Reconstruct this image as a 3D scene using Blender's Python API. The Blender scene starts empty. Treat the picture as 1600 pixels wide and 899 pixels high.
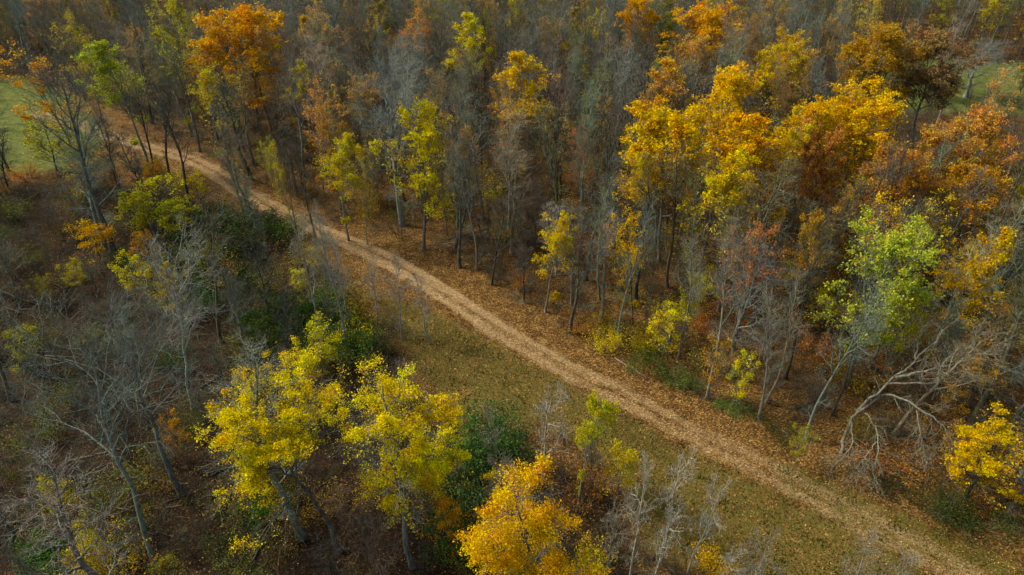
import bpy, math, random
import numpy as np
from mathutils import Vector, Matrix

# ------------------------------------------------------------------ camera, world, sun, exposure
SC = bpy.context.scene
COL = SC.collection
H_CAM, PITCH, F = 48.0, math.radians(34.0), 1142.0      # F in photo pixels (1600 wide)
cam_d = bpy.data.cameras.new("camera"); cam = bpy.data.objects.new("camera", cam_d); COL.objects.link(cam)
cam.location = (0, 0, H_CAM); cam.rotation_euler = (math.pi / 2 - PITCH, 0, 0)
cam_d.sensor_width = 36; cam_d.lens = 36 * F / 1600; cam_d.clip_end = 6000; cam_d.clip_start = 0.5
SC.camera = cam
SUN_EL, SUN_AZ = 46.0, -72.0          # azimuth measured from +Y (into the picture) towards +X
w = bpy.data.worlds.new("World"); SC.world = w; w.use_nodes = True
nt = w.node_tree; bg = nt.nodes["Background"]
sky = nt.nodes.new("ShaderNodeTexSky"); sky.sky_type = 'NISHITA'; sky.sun_disc = False
sky.sun_elevation = math.radians(SUN_EL); sky.sun_rotation = math.radians(SUN_AZ)
sky.dust_density = 4.0; sky.air_density = 1.0
tint = nt.nodes.new("ShaderNodeMix"); tint.data_type = 'RGBA'; tint.blend_type = 'MULTIPLY'; tint.inputs[0].default_value = 1
tint.inputs[7].default_value = (1.02, 1.0, .85, 1)      # thin cloud: whiter than the clear blue sky
nt.links.new(sky.outputs[0], tint.inputs[6]); nt.links.new(tint.outputs[2], bg.inputs[0]); bg.inputs[1].default_value = 0.080
sd = bpy.data.lights.new("sun", 'SUN'); sd.energy = 1.4; sd.angle = math.radians(10); sd.color = (1.0, 0.90, 0.68)
so = bpy.data.objects.new("sun", sd); COL.objects.link(so)
a, e = math.radians(SUN_AZ), math.radians(SUN_EL)
so.rotation_euler = Vector((-math.sin(a) * math.cos(e), -math.cos(a) * math.cos(e), -math.sin(e))).to_track_quat('-Z', 'Y').to_euler()
SC.view_settings.view_transform = 'Standard'; SC.view_settings.look = 'None'
SC.view_settings.exposure = 1.68; SC.view_settings.gamma = 1.0
SC.render.engine = 'CYCLES'
SC.cycles.max_bounces = 6; SC.cycles.diffuse_bounces = 3; SC.cycles.transmission_bounces = 3; SC.cycles.glossy_bounces = 1

# ------------------------------------------------------------------ terrain and pixel helpers
SP, CP = math.sin(PITCH), math.cos(PITCH)
def ray(u, v):
    a, b = (u - 800) / F, (449.5 - v) / F
    return np.array([a, CP + b * SP, -SP + b * CP])
def plane(u, v, z):
    d = ray(u, v); t = (z - H_CAM) / d[2]
    return np.array([d[0] * t, d[1] * t, z])
def proj(x, y, z):
    dz = z - H_CAM
    dep = y * CP - dz * SP; up = y * SP + dz * CP
    return 800 + F * x / dep, 449.5 - F * up / dep
def sstep(e0, e1, x):
    t = np.clip((x - e0) / (e1 - e0), 0, 1); return t * t * (3 - 2 * t)
TRAIL_PX = [(60, 178), (140, 200), (215, 226), (300, 247), (380, 298), (450, 337), (540, 377), (620, 412), (700, 462),
            (780, 515), (860, 562), (940, 604), (1020, 645), (1100, 685), (1190, 730), (1290, 783), (1390, 835), (1490, 888), (1600, 950), (1800, 1060)]
TRAIL = np.array([plane(u, v, 0)[:2] for u, v in TRAIL_PX])
SIDE = np.array([plane(u, v, 0)[:2] for u, v in [(560, 440), (520, 452), (480, 464), (440, 478), (400, 500), (360, 530)]])
def poly_dist(X, Y, pl):
    """unsigned distance, side sign and arc position relative to a polyline"""
    best = np.full(X.shape, 1e9); sgn = np.zeros(X.shape); arc = np.zeros(X.shape); s0 = 0
    for (ax, ay), (bx, by) in zip(pl[:-1], pl[1:]):
        dx, dy = bx - ax, by - ay; L = math.hypot(dx, dy)
        t = np.clip(((X - ax) * dx + (Y - ay) * dy) / L ** 2, 0, 1)
        d = np.hypot(X - ax - t * dx, Y - ay - t * dy)
        m = d < best
        best = np.where(m, d, best); sgn = np.where(m, np.sign(dx * (Y - ay) - dy * (X - ax)), sgn)
        arc = np.where(m, s0 + t * L, arc); s0 += L
    return best, sgn, arc          # sgn > 0: far (upper) side of the trail
def inpoly(X, Y, P):
    r = np.zeros(X.shape, bool); n = len(P)
    for i in range(n):
        x1, y1 = P[i]; x2, y2 = P[(i + 1) % n]
        if y1 == y2: continue
        c = ((y1 > Y) != (y2 > Y)) & (X < (x2 - x1) * (Y - y1) / (y2 - y1) + x1)
        r ^= c
    return r
def region(px):
    P = np.array([plane(u, v, 0)[:2] for u, v in px])
    def f(X, Y, soft=3.0):          # 1 inside, 0 outside, soft edge in metres
        d, _, _ = poly_dist(X, Y, np.vstack([P, P[:1]]))
        sd_ = np.where(inpoly(X, Y, P), d, -d)
        return sstep(-soft, soft, sd_)
    return f
CLEAR = region([(0, 120), (110, 150), (200, 190), (300, 232), (400, 290), (480, 335), (560, 358), (640, 392), (740, 430), (830, 492),
                (930, 548), (1010, 590), (1100, 630), (1190, 668), (1270, 698), (1380, 755), (1460, 800), (1560, 835), (1700, 880), (1800, 1060),
                (1300, 1150), (1150, 930), (1010, 860), (985, 770), (930, 700), (850, 665), (780, 650), (700, 640), (640, 560), (600, 500),
                (560, 460), (500, 400), (410, 345), (330, 300), (250, 262), (120, 255), (0, 270)])
GRASS = region([(575, 455), (650, 475), (740, 518), (820, 562), (900, 605), (980, 648), (1060, 692), (1160, 742), (1260, 795), (1380, 850),
                (1480, 920), (1600, 990), (1300, 1150), (1150, 930), (1010, 860), (985, 770), (930, 700), (850, 665), (780, 650), (700, 640), (640, 560)])
GRASS2 = region([(1180, 700), (1330, 765), (1450, 815), (1580, 870), (1750, 960), (1650, 980), (1500, 900), (1360, 845), (1240, 780)])
MEAD_L = region([(-150, 110), (60, 125), (130, 160), (170, 215), (120, 262), (0, 275), (-150, 280)])
MEAD_R = region([(1310, 84), (1450, 92), (1600, 98), (1750, 105), (1750, 185), (1600, 180), (1480, 178), (1400, 182), (1320, 172)])
DARK = region([(-300, 280), (120, 285), (300, 310), (420, 360), (520, 420), (560, 480), (620, 560), (680, 650), (800, 700), (960, 760), (1000, 900), (1100, 1100), (-300, 1100)])  # lower-left ground, where shade is painted into the litter colour
def height(X, Y):
    X = np.asarray(X, float); Y = np.asarray(Y, float)
    z = 0.35 * np.sin(X * .045 + 1) * np.cos(Y * .05) + 0.25 * np.sin(X * .11 + Y * .09)
    rav = np.exp(-(((X + 58) / 20) ** 2 + ((Y - 62) / 26) ** 2))
    z = z - 4.0 * rav
    d, _, _ = poly_dist(X, Y, TRAIL)
    k = sstep(3, 14, d)
    return z * (0.25 + 0.75 * k) + 0.02
def ground(u, v):
    z = 0.0
    for _ in range(12):
        p = plane(u, v, z); z = float(height(p[0], p[1]))
    return np.array([p[0], p[1], z])

# ------------------------------------------------------------------ object helpers
def tag(o, label=None, cat=None, group=None, kind=None):
    for k, v in (("label", label), ("category", cat), ("group", group), ("kind", kind)):
        if v: o[k] = v
    return o
def mesh_quads(name, V, Q, mats, mi=None, smooth=True):
    me = bpy.data.meshes.new(name)
    V = np.ascontiguousarray(V, np.float32); Q = np.ascontiguousarray(Q, np.int32)
    me.vertices.add(len(V)); me.vertices.foreach_set("co", V.ravel())
    me.loops.add(Q.size); me.loops.foreach_set("vertex_index", Q.ravel())
    me.polygons.add(len(Q)); me.polygons.foreach_set("loop_start", np.arange(0, Q.size, Q.shape[1], dtype=np.int32))
    me.polygons.foreach_set("use_smooth", np.full(len(Q), smooth, bool))
    for m in mats: me.materials.append(m)
    if mi is not None: me.polygons.foreach_set("material_index", np.ascontiguousarray(mi, np.int32))
    me.update(); return me
def put(name, me, parent=None, color=None):
    o = bpy.data.objects.new(name, me); COL.objects.link(o)
    if parent: o.parent = parent
    if color: o.color = (*color, 1)
    return o

# ------------------------------------------------------------------ materials
def new_mat(name):
    m = bpy.data.materials.new(name); m.use_nodes = True; t = m.node_tree; t.nodes.clear()
    out = t.nodes.new("ShaderNodeOutputMaterial"); return m, t, out
class NB:
    def __init__(s, t): s.t = t
    def n(s, typ, **kw):
        x = s.t.nodes.new(typ)
        for k, v in kw.items(): setattr(x, k, v)
        return x
    def lk(s, a, b): s.t.links.new(a, b)
    def noise(s, scale, detail=3, rough=.55, vec=None):
        x = s.n("ShaderNodeTexNoise"); x.inputs["Scale"].default_value = scale; x.inputs["Detail"].default_value = detail; x.inputs["Roughness"].default_value = rough
        if vec is not None: s.lk(vec, x.inputs["Vector"])
        return x.outputs["Fac"]
    def ramp(s, fac, stops):
        x = s.n("ShaderNodeValToRGB"); el = x.color_ramp.elements
        while len(el) < len(stops): el.new(.5)
        for i, (p, c) in enumerate(stops): el[i].position = p; el[i].color = (*c, 1) if not isinstance(c, float) else (c, c, c, 1)
        s.lk(fac, x.inputs[0]); return x.outputs[0]
    def mix(s, fac, A, B, mode='MIX'):
        x = s.n("ShaderNodeMix"); x.data_type = 'RGBA'; x.blend_type = mode
        for v, i in ((fac, 0), (A, 6), (B, 7)):
            if isinstance(v, (int, float)): x.inputs[i].default_value = v
            elif isinstance(v, tuple): x.inputs[i].default_value = (*v, 1)
            else: s.lk(v, x.inputs[i])
        return x.outputs[2]
    def math(s, op, A, B=0.0, clamp=False):
        x = s.n("ShaderNodeMath"); x.operation = op; x.use_clamp = clamp
        for v, i in ((A, 0), (B, 1)):
            if isinstance(v, (int, float)): x.inputs[i].default_value = v
            else: s.lk(v, x.inputs[i])
        return x.outputs[0]
    def attr(s, name, out="Fac"):
        x = s.n("ShaderNodeAttribute"); x.attribute_name = name; return x.outputs[out]

def own_colour(b, color):
    if color is None: return b.n("ShaderNodeObjectInfo").outputs["Color"]
    x = b.n("ShaderNodeRGB"); x.outputs[0].default_value = (*color, 1); return x.outputs[0]
def leaf_material(color=None):
    m, t, out = new_mat("leaf"); b = NB(t)
    oc = own_colour(b, color); geo = b.n("ShaderNodeNewGeometry"); tc = b.n("ShaderNodeTexCoord")
    hs = b.n("ShaderNodeHueSaturation")
    nz = b.noise(.45, 2, .5, tc.outputs["Object"])
    hue = b.math('ADD', b.math('MULTIPLY', geo.outputs["Random Per Island"], .045), b.math('MULTIPLY', nz, .12))
    b.lk(b.math('ADD', hue, .425), hs.inputs["Hue"])
    r2 = b.math('FRACT', b.math('MULTIPLY', geo.outputs["Random Per Island"], 17.3))
    b.lk(b.math('ADD', b.math('MULTIPLY', r2, .8), .55), hs.inputs["Value"])
    hs.inputs["Saturation"].default_value = 1.06
    b.lk(oc, hs.inputs["Color"])
    dif = b.n("ShaderNodeBsdfDiffuse"); tr = b.n("ShaderNodeBsdfTranslucent"); mx = b.n("ShaderNodeMixShader"); mx.inputs[0].default_value = .36
    b.lk(hs.outputs[0], dif.inputs[0]); b.lk(hs.outputs[0], tr.inputs[0]); b.lk(dif.outputs[0], mx.inputs[1]); b.lk(tr.outputs[0], mx.inputs[2])
    b.lk(mx.outputs[0], out.inputs[0]); return m
def bark_material(color=None):
    m, t, out = new_mat("bark"); b = NB(t)
    oc = own_colour(b, color); tc = b.n("ShaderNodeTexCoord")
    mp = b.n("ShaderNodeMapping"); mp.inputs["Scale"].default_value = (6, 6, 1.2); b.lk(tc.outputs["Object"], mp.inputs[0])
    n1 = b.noise(1.0, 5, .7, mp.outputs[0]); n2 = b.noise(.9, 2, .5, tc.outputs["Object"])
    c = b.mix(b.ramp(n1, [(.38, .0), (.6, 1.0)]), b.mix(1.0, oc, (.34, .32, .30), 'MULTIPLY'), oc)
    c = b.mix(b.ramp(n2, [(.5, .0), (.68, .5)]), c, (.14, .18, .145))
    pr = b.n("ShaderNodeBsdfPrincipled"); pr.inputs["Roughness"].default_value = .9; pr.inputs["Specular IOR Level"].default_value = .2
    b.lk(c, pr.inputs["Base Color"])
    bp = b.n("ShaderNodeBump"); bp.inputs["Strength"].default_value = .6; bp.inputs["Distance"].default_value = .04; b.lk(n1, bp.inputs["Height"]); b.lk(bp.outputs[0], pr.inputs["Normal"])
    b.lk(pr.outputs[0], out.inputs[0]); return m
def ground_material():
    m, t, out = new_mat("woodland_ground"); b = NB(t)
    tc = b.n("ShaderNodeTexCoord"); P = tc.outputs["Object"]
    # leaf litter: small cells with a colour each, mottled in larger patches
    vo = b.n("ShaderNodeTexVoronoi"); vo.inputs["Scale"].default_value = 8.5; b.lk(P, vo.inputs["Vector"])
    sp = b.n("ShaderNodeSeparateColor"); b.lk(vo.outputs["Color"], sp.inputs[0])
    cell = sp.outputs[0]; cell2 = sp.outputs[1]
    big = b.noise(.13, 4, .6, P); mid = b.noise(.7, 4, .65, P); fine = b.noise(5.5, 4, .7, P)
    lit = b.ramp(cell, [(.0, (.035, .020, .008)), (.35, (.090, .048, .014)), (.62, (.150, .078, .018)), (.85, (.22, .125, .030)), (1., (.33, .22, .08))])
    lit2 = b.ramp(cell, [(.0, (.008, .006, .0035)), (.5, (.020, .0125, .006)), (.85, (.045, .024, .009)), (1., (.11, .062, .022))])  # lower-left litter, with the dimness there painted into its colour
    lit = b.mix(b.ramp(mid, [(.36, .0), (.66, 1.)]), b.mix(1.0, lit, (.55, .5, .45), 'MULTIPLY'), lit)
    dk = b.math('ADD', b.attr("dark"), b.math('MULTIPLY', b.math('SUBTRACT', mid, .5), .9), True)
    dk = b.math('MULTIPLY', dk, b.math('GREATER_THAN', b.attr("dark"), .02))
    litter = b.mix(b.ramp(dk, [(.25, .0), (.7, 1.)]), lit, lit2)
    # woods well away from the trail: the same litter, darkened
    deep_fac = b.ramp(b.math('ADD', b.attr("deep"), b.math('MULTIPLY', b.math('SUBTRACT', big, .5), .8)), [(.3, .0), (.9, .75)])
    litter = b.mix(deep_fac, litter, b.mix(1., litter, (.62, .58, .55), 'MULTIPLY'))
    # grass with leaves lying in it
    gr = b.ramp(fine, [(.25, (.018, .020, .004)), (.5, (.054, .049, .008)), (.75, (.120, .095, .018))])
    gr = b.mix(b.ramp(big, [(.35, .0), (.65, 1.)]), gr, b.mix(.5, gr, (.14, .11, .024)))
    leafin = b.ramp(b.math('ADD', cell2, b.math('MULTIPLY', b.math('SUBTRACT', mid, .5), 1.3)), [(.64, .0), (.80, 1.)])
    gr = b.mix(leafin, gr, lit)
    ga = b.math('ADD', b.attr("grass"), b.math('MULTIPLY', b.math('SUBTRACT', mid, .5), 1.1))
    gm = b.math('MULTIPLY', b.ramp(ga, [(.4, .0), (.62, .88)]), b.ramp(b.attr("grass"), [(.0, .0), (.1, 1.)]))
    base = b.mix(gm, litter, gr)
    md = b.ramp(b.math('ADD', b.math('MULTIPLY', fine, .5), b.math('MULTIPLY', mid, .5)), [(.38, (.030, .055, .010)), (.5, (.070, .105, .018)), (.62, (.12, .15, .035))])
    base = b.mix(b.ramp(b.math('ADD', b.attr("meadow"), b.math('MULTIPLY', b.math('SUBTRACT', mid, .5), .8)), [(.35, .0), (.75, .8)]), base, md)
    # trail: dry trodden leaves and earth in streaks that follow it
    tv = b.attr("trail_uv", "Vector")
    mp = b.n("ShaderNodeMapping"); mp.inputs["Scale"].default_value = (.12, 1.5, 1); b.lk(tv, mp.inputs[0])
    st = b.noise(1.0, 5, .65, mp.outputs[0])
    dry = b.ramp(cell, [(.0, (.16, .104, .047)), (.4, (.225, .150, .073)), (.75, (.275, .19, .098)), (1., (.37, .28, .165))])
    wdt = b.math('ADD', b.attr("trail"), b.math('MULTIPLY', b.math('SUBTRACT', st, .5), 1.7))
    sx = b.n("ShaderNodeSeparateXYZ"); b.lk(tv, sx.inputs[0])
    wob = b.math('MULTIPLY', b.math('SUBTRACT', b.noise(.15, 2, .5, P), .5), 1.2)
    rut = b.math('ABSOLUTE', b.math('SUBTRACT', b.math('ABSOLUTE', b.math('ADD', sx.outputs[1], wob)), .85))
    rut = b.math('SUBTRACT', .55, b.math('MULTIPLY', rut, 1.1))
    wdt = b.math('ADD', wdt, b.math('MULTIPLY', b.math('MAXIMUM', rut, -.35), .7))
    wdt = b.math('ADD', wdt, b.math('MULTIPLY', b.math('SUBTRACT', mid, .5), 1.1))
    tm = b.math('MULTIPLY', b.ramp(wdt, [(.34, .0), (.72, .6), (1.15, .95)]), b.ramp(b.attr("trail"), [(.0, .0), (.12, 1.)]))
    tm = b.math('MULTIPLY', tm, b.attr("trail_wear"))
    base = b.mix(tm, base, dry)
    pr = b.n("ShaderNodeBsdfPrincipled"); pr.inputs["Roughness"].default_value = .95; pr.inputs["Specular IOR Level"].default_value = .15
    b.lk(base, pr.inputs["Base Color"])
    bp = b.n("ShaderNodeBump"); bp.inputs["Strength"].default_value = .7; bp.inputs["Distance"].default_value = .12
    b.lk(b.math('ADD', fine, b.math('MULTIPLY', cell, .35)), bp.inputs["Height"]); b.lk(bp.outputs[0], pr.inputs["Normal"])
    b.lk(pr.outputs[0], out.inputs[0]); return m
def speck_material(name, stops, trans=.0):
    m, t, out = new_mat(name); b = NB(t)
    geo = b.n("ShaderNodeNewGeometry")
    c = b.ramp(geo.outputs["Random Per Island"], stops)
    dif = b.n("ShaderNodeBsdfDiffuse"); b.lk(c, dif.inputs[0]); b.lk(dif.outputs[0], out.inputs[0]); return m
LEAF, BARK, GROUND = leaf_material(), bark_material(), ground_material()
FALLEN = speck_material("fallen_leaf", [(.0, (.07, .032, .010)), (.35, (.17, .075, .018)), (.7, (.27, .13, .03)), (.93, (.36, .22, .07)), (1., (.55, .42, .22))])
BLADE = speck_material("grass_blade", [(.0, (.040, .048, .008)), (.5, (.085, .092, .016)), (1., (.17, .15, .035))])

# ------------------------------------------------------------------ ground sheet
def build_ground():
    xs = np.concatenate([[-4000, -2000, -1000, -500, -320], np.arange(-230, 231, 1.25), [320, 500, 1000, 2000, 4000]])
    ys = np.concatenate([[-2000, -600, -200, -60, -10], np.arange(12, 290, 1.25), [340, 500, 1000, 2000, 5000]])
    X, Y = np.meshgrid(xs, ys); Z = height(X, Y)
    V = np.stack([X.ravel(), Y.ravel(), Z.ravel()], 1)
    nx, ny = len(xs), len(ys); i = np.arange(ny - 1)[:, None] * nx + np.arange(nx - 1)[None]
    i = i.ravel(); Q = np.stack([i, i + 1, i + nx + 1, i + nx], 1)
    me = mesh_quads("ground", V, Q, [GROUND])
    x, y = X.ravel(), Y.ravel()
    d, s, arc = poly_dist(x, y, TRAIL); d2, _, _ = poly_dist(x, y, SIDE)
    att = {"trail": np.maximum(.86 * (1 - sstep(0.0, 4.3, d)), .8 * (1 - sstep(.2, 1.8, d2))),
           "trail_wear": 0.50 + .50 * sstep(0, 1, np.clip((y - 44) / 30, 0, 1)) * (1 - .5 * sstep(75, 115, y)),
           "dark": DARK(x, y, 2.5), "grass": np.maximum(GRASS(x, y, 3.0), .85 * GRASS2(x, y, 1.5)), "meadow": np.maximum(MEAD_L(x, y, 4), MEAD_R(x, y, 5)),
           "deep": (1 - CLEAR(x, y, 4)) * sstep(3, 22, d)}
    for k, v in att.items():
        at = me.attributes.new(k, 'FLOAT', 'POINT'); at.data.foreach_set("value", np.ascontiguousarray(v, np.float32))
    at = me.attributes.new("trail_uv", 'FLOAT_VECTOR', 'POINT')
    at.data.foreach_set("vector", np.ascontiguousarray(np.stack([arc, d * s, 0 * d], 1), np.float32).ravel())
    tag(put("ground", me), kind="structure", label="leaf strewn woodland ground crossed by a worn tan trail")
build_ground()

# ------------------------------------------------------------------ branch growth
def nrm(v): return v / np.maximum(np.linalg.norm(v, axis=-1, keepdims=True), 1e-9)
def grow(rng, P0, D0, L, n, noise, up, r0, r1):
    N = len(P0); P = np.zeros((N, n, 3)); P[:, 0] = P0; d = nrm(D0); st = (L / (n - 1))[:, None]
    upv = np.array([0, 0, 1.0])
    for i in range(1, n):
        P[:, i] = P[:, i - 1] + d * st
        d = nrm(d + rng.normal(0, noise, (N, 3)) + upv * up)
    t = np.linspace(0, 1, n)[None]
    return P, r0[:, None] * (1 - t) + r1[:, None] * t
def spawn(rng, P, R, L, c, t0, t1, a0, a1):
    """c children per parent: start points, directions, radius of the parent there, t, parent index"""
    N, n, _ = P.shape
    par = np.repeat(np.arange(N), c); k = np.tile(np.arange(c), N)
    t = t0 + (t1 - t0) * (k + rng.random(N * c)) / c
    f = t * (n - 1); i = np.minimum(f.astype(int), n - 2); fr = (f - i)[:, None]
    p = P[par, i] * (1 - fr) + P[par, i + 1] * fr
    T = nrm(P[par, i + 1] - P[par, i]); rr = R[par, i] * (1 - fr[:, 0]) + R[par, i + 1] * fr[:, 0]
    ref = np.where(np.abs(T[:, 2:3]) > .8, np.array([[1., 0, 0]]), np.array([[0, 0, 1.]]))
    A = nrm(np.cross(T, ref)); B = np.cross(T, A)
    az = np.repeat(rng.random(N) * 6.28, c) + k * 2.4 + rng.normal(0, .35, N * c)
    an = np.radians(a0 + (a1 - a0) * rng.random(N * c))
    D = np.cos(an)[:, None] * T + np.sin(an)[:, None] * (np.cos(az)[:, None] * A + np.sin(az)[:, None] * B)
    return p, D, rr, t, par
def tubes(P, R, k):
    N, n, _ = P.shape
    T = nrm(np.gradient(P, axis=1)); m = nrm(P[:, -1] - P[:, 0])
    ref = np.where(np.abs(m[:, 2:3]) > .8, np.array([[1., 0, 0]]), np.array([[0, 0, 1.]]))[:, None]
    A = nrm(np.cross(T, ref)); B = np.cross(T, A)
    an = np.arange(k) * 2 * np.pi / k
    V = P[:, :, None] + R[:, :, None, None] * (np.cos(an)[:, None] * A[:, :, None] + np.sin(an)[:, None] * B[:, :, None])
    V = V.reshape(-1, 3)
    b = (np.arange(N)[:, None, None] * n + np.arange(n - 1)[None, :, None]) * k
    j = np.arange(k)[None, None]; j2 = (j + 1) % k
    Q = np.stack([b + j, b + j2, b + k + j2, b + k + j], -1).reshape(-1, 4)
    return V, Q
class Acc:
    def __init__(s): s.V, s.Q, s.M, s.n = [], [], [], 0
    def add(s, V, Q, mi=0):
        s.V.append(V); s.Q.append(Q + s.n); s.M.append(np.full(len(Q), mi)); s.n += len(V)
    def mesh(s, name, mats): return mesh_quads(name, np.concatenate(s.V), np.concatenate(s.Q), mats, np.concatenate(s.M))
def leaves(rng, C, size, upb=.7):
    N = len(C); nr = nrm(rng.normal(0, 1, (N, 3)) + np.array([0, 0, upb]))
    a = nrm(np.cross(nr, rng.normal(0, 1, (N, 3)))); b = np.cross(nr, a)
    s = size * (.6 + .8 * rng.random(N))[:, None]
    V = np.stack([C - a * s, C - b * s * .62 + nr * s * .15, C + a * s, C + b * s * .62 + nr * s * .15], 1).reshape(-1, 3)
    return V, np.arange(N * 4).reshape(-1, 4)

def make_tree(name, seed, h=20., R=4.5, cs=.45, trunk_r=.22, limbs=12, l2=6, l3=5, l4=0, ang=(28, 58), nleaf=0, lsize=.13, spread=.42,
              up=.09, trunk_path=None, wob=.05, bn=.11, cl=2.2, shape='oval', gap=.0, twig=.012, path_parts=None, upb=.7, low=0, k0=8):
    """returns (trunk mesh, crown mesh); leaves when nleaf > 0, else bare twigs"""
    rng = np.random.default_rng(seed)
    T, C = Acc(), Acc()
    if trunk_path is None:
        P, Rr = grow(rng, np.zeros((1, 3)) - [0, 0, .4], np.array([[rng.normal(0, .03), rng.normal(0, .03), 1.]]), np.array([h * .97 + .4]), 14, wob, .02, np.array([trunk_r]), np.array([.03]))
    else:
        P = np.array(trunk_path, float)[None]; n = P.shape[1]
        # resample finely with a little wander
        tt = np.linspace(0, n - 1, 16); i = np.minimum(tt.astype(int), n - 2); f = (tt - i)[:, None]
        P = (P[0, i] * (1 - f) + P[0, i + 1] * f)[None]; P[0, 1:-1] += rng.normal(0, .22, (14, 3))
        P[:, 1:-1] = (P[:, :-2] + P[:, 1:-1] * 2 + P[:, 2:]) / 4
        Rr = np.linspace(trunk_r, .04, 16)[None]
    Rr = Rr.copy(); Rr[:, 0] *= 1.5; Rr[:, 1] *= 1.05
    T.add(*tubes(P, Rr, k0))
    p, D, rr, t, par = spawn(rng, P, Rr, None, limbs, cs, .97, *ang)
    q = (t - cs) / (1 - cs)
    if shape == 'oval': env = .35 + .65 * np.sqrt(np.clip(1 - (q * 1.15 - .38) ** 2 / .62, .02, 1))
    elif shape == 'fan': env = 1.0 - .45 * q
    else: env = 1.0 - .75 * q
    D = nrm(D * np.array([1, 1, 1.0]) + np.array([0, 0, .10]) * (q[:, None] * 2))
    L1 = R * 1.25 * env * (.75 + .5 * rng.random(len(t)))
    P1, R1 = grow(rng, p, D, L1, 8, bn, up, np.minimum(rr * .66, .03 + L1 * .020), np.full(len(t), twig * 1.6))
    T.add(*tubes(P1, R1, 5))
    lev = [(P1, R1, L1)]
    if low:      # a few low side branches on the bare trunk
        p, D, rr, t, par = spawn(rng, P, Rr, None, low, .15, cs, 55, 85)
        Lw = R * (.25 + .4 * rng.random(len(t)))
        Pw, Rw = grow(rng, p, D, Lw, 8, .15, .05, np.minimum(rr * .3, .05), np.full(len(t), twig))
        T.add(*tubes(Pw, Rw, 4)); lev.append((Pw, Rw, Lw))
        P1 = np.concatenate([P1, Pw]); R1 = np.concatenate([R1, Rw]); L1 = np.concatenate([L1, Lw])
    p, D, rr, t, par = spawn(rng, P1, R1, L1, l2, .18, .98, 28, 62)
    L2 = L1[par] * (.62 - .3 * t) * (.7 + .6 * rng.random(len(t)))
    P2, R2 = grow(rng, p, D, L2, 6, bn * 1.25, up * .8, np.minimum(rr * .7, .012 + L2 * .019), np.full(len(t), twig))
    (T if nleaf else C).add(*tubes(P2, R2, 4))
    p, D, rr, t, par = spawn(rng, P2, R2, L2, l3, .12, 1., 25, 60)
    L3 = L2[par] * (.62 - .25 * t) * (.6 + .7 * rng.random(len(t)))
    P3, R3 = grow(rng, p, D, L3, 4, .14, up, np.minimum(rr * .75, twig * 1.5), np.full(len(t), twig * .6))
    (T if nleaf else C).add(*tubes(P3, R3, 3))
    if l4:
        p, D, rr, t, par = spawn(rng, P3, R3, L3, l4, .1, 1., 20, 55)
        L4 = np.clip(L3[par] * .75, .25, 1.1) * (.6 + .8 * rng.random(len(t)))
        P4, R4 = grow(rng, p, D, L4, 3, .16, up, np.full(len(t), twig * .85), np.full(len(t), twig * .3))
        C.add(*tubes(P4, R4, 3))
    if nleaf:
        keep = rng.random(len(P2)) > gap
        par3 = np.repeat(np.arange(len(P2)), l3)
        pts = P3[keep[par3]][:, 1:].reshape(-1, 3)
        w_ = rng.random(len(pts)) * np.repeat(rng.random(len(P2)) ** cl, l3)[keep[par3]].repeat(3) * (.35 + np.repeat(rng.random(len(P1)) ** (cl * .6), l2).repeat(l3)[keep[par3]].repeat(3)) + 1e-4
        idx = rng.choice(len(pts), nleaf, p=w_ / w_.sum())
        c = pts[idx] + rng.normal(0, 1, (nleaf, 3)) * np.array([spread, spread, spread * .6])
        C.add(*leaves(rng, c, lsize, upb), 0)
        return T.mesh(name + "_trunk", [BARK]), C.mesh(name + "_crown", [LEAF])
    return T.mesh(name + "_trunk", [BARK]), C.mesh(name + "_crown", [BARK])

def make_shrub(name, seed, h=2.5, R=1.8, stems=12, nleaf=0, lsize=.10, twig=.009, spread=.25, upb=.6):
    rng = np.random.default_rng(seed); T, C = Acc(), Acc()
    az = rng.random(stems) * 6.28; r = rng.random(stems) * .35 * R
    p = np.stack([np.cos(az) * r, np.sin(az) * r, np.full(stems, -.1)], 1)
    D = np.stack([np.cos(az) * .75, np.sin(az) * .75, .6 + .9 * rng.random(stems)], 1)
    L0 = np.hypot(h, R) * (.6 + .5 * rng.random(stems))
    P0, R0 = grow(rng, p, D, L0, 7, .14, -.01, np.full(stems, .035), np.full(stems, twig))
    T.add(*tubes(P0, R0, 4))
    p, D, rr, t, par = spawn(rng, P0, R0, L0, 8, .15, 1, 25, 65)
    L1 = L0[par] * .42 * (.5 + rng.random(len(t)))
    P1, R1 = grow(rng, p, D, L1, 5, .16, .02, np.full(len(t), twig * 1.5), np.full(len(t), twig * .7)); C.add(*tubes(P1, R1, 3)) if not nleaf else T.add(*tubes(P1, R1, 3))
    p, D, rr, t, par = spawn(rng, P1, R1, L1, 6, .1, 1, 25, 65)
    L2 = L1[par] * .5 * (.5 + rng.random(len(t)))
    P2, R2 = grow(rng, p, D, L2, 3, .2, .02, np.full(len(t), twig), np.full(len(t), twig * .4))
    if not nleaf:
        C.add(*tubes(P2, R2, 3)); return T.mesh(name + "_stem", [BARK]), C.mesh(name + "_twigs", [BARK])
    pts = np.concatenate([P1[:, 2:].reshape(-1, 3), P2[:, 1:].reshape(-1, 3)])
    pts = pts[pts[:, 2] > .15]
    c = pts[rng.integers(0, len(pts), nleaf)] + rng.normal(0, spread, (nleaf, 3)); c[:, 2] = np.abs(c[:, 2]) + .05
    C.add(*leaves(rng, c, lsize, upb))
    return T.mesh(name + "_stem", [BARK]), C.mesh(name + "_foliage", [LEAF])

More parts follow.
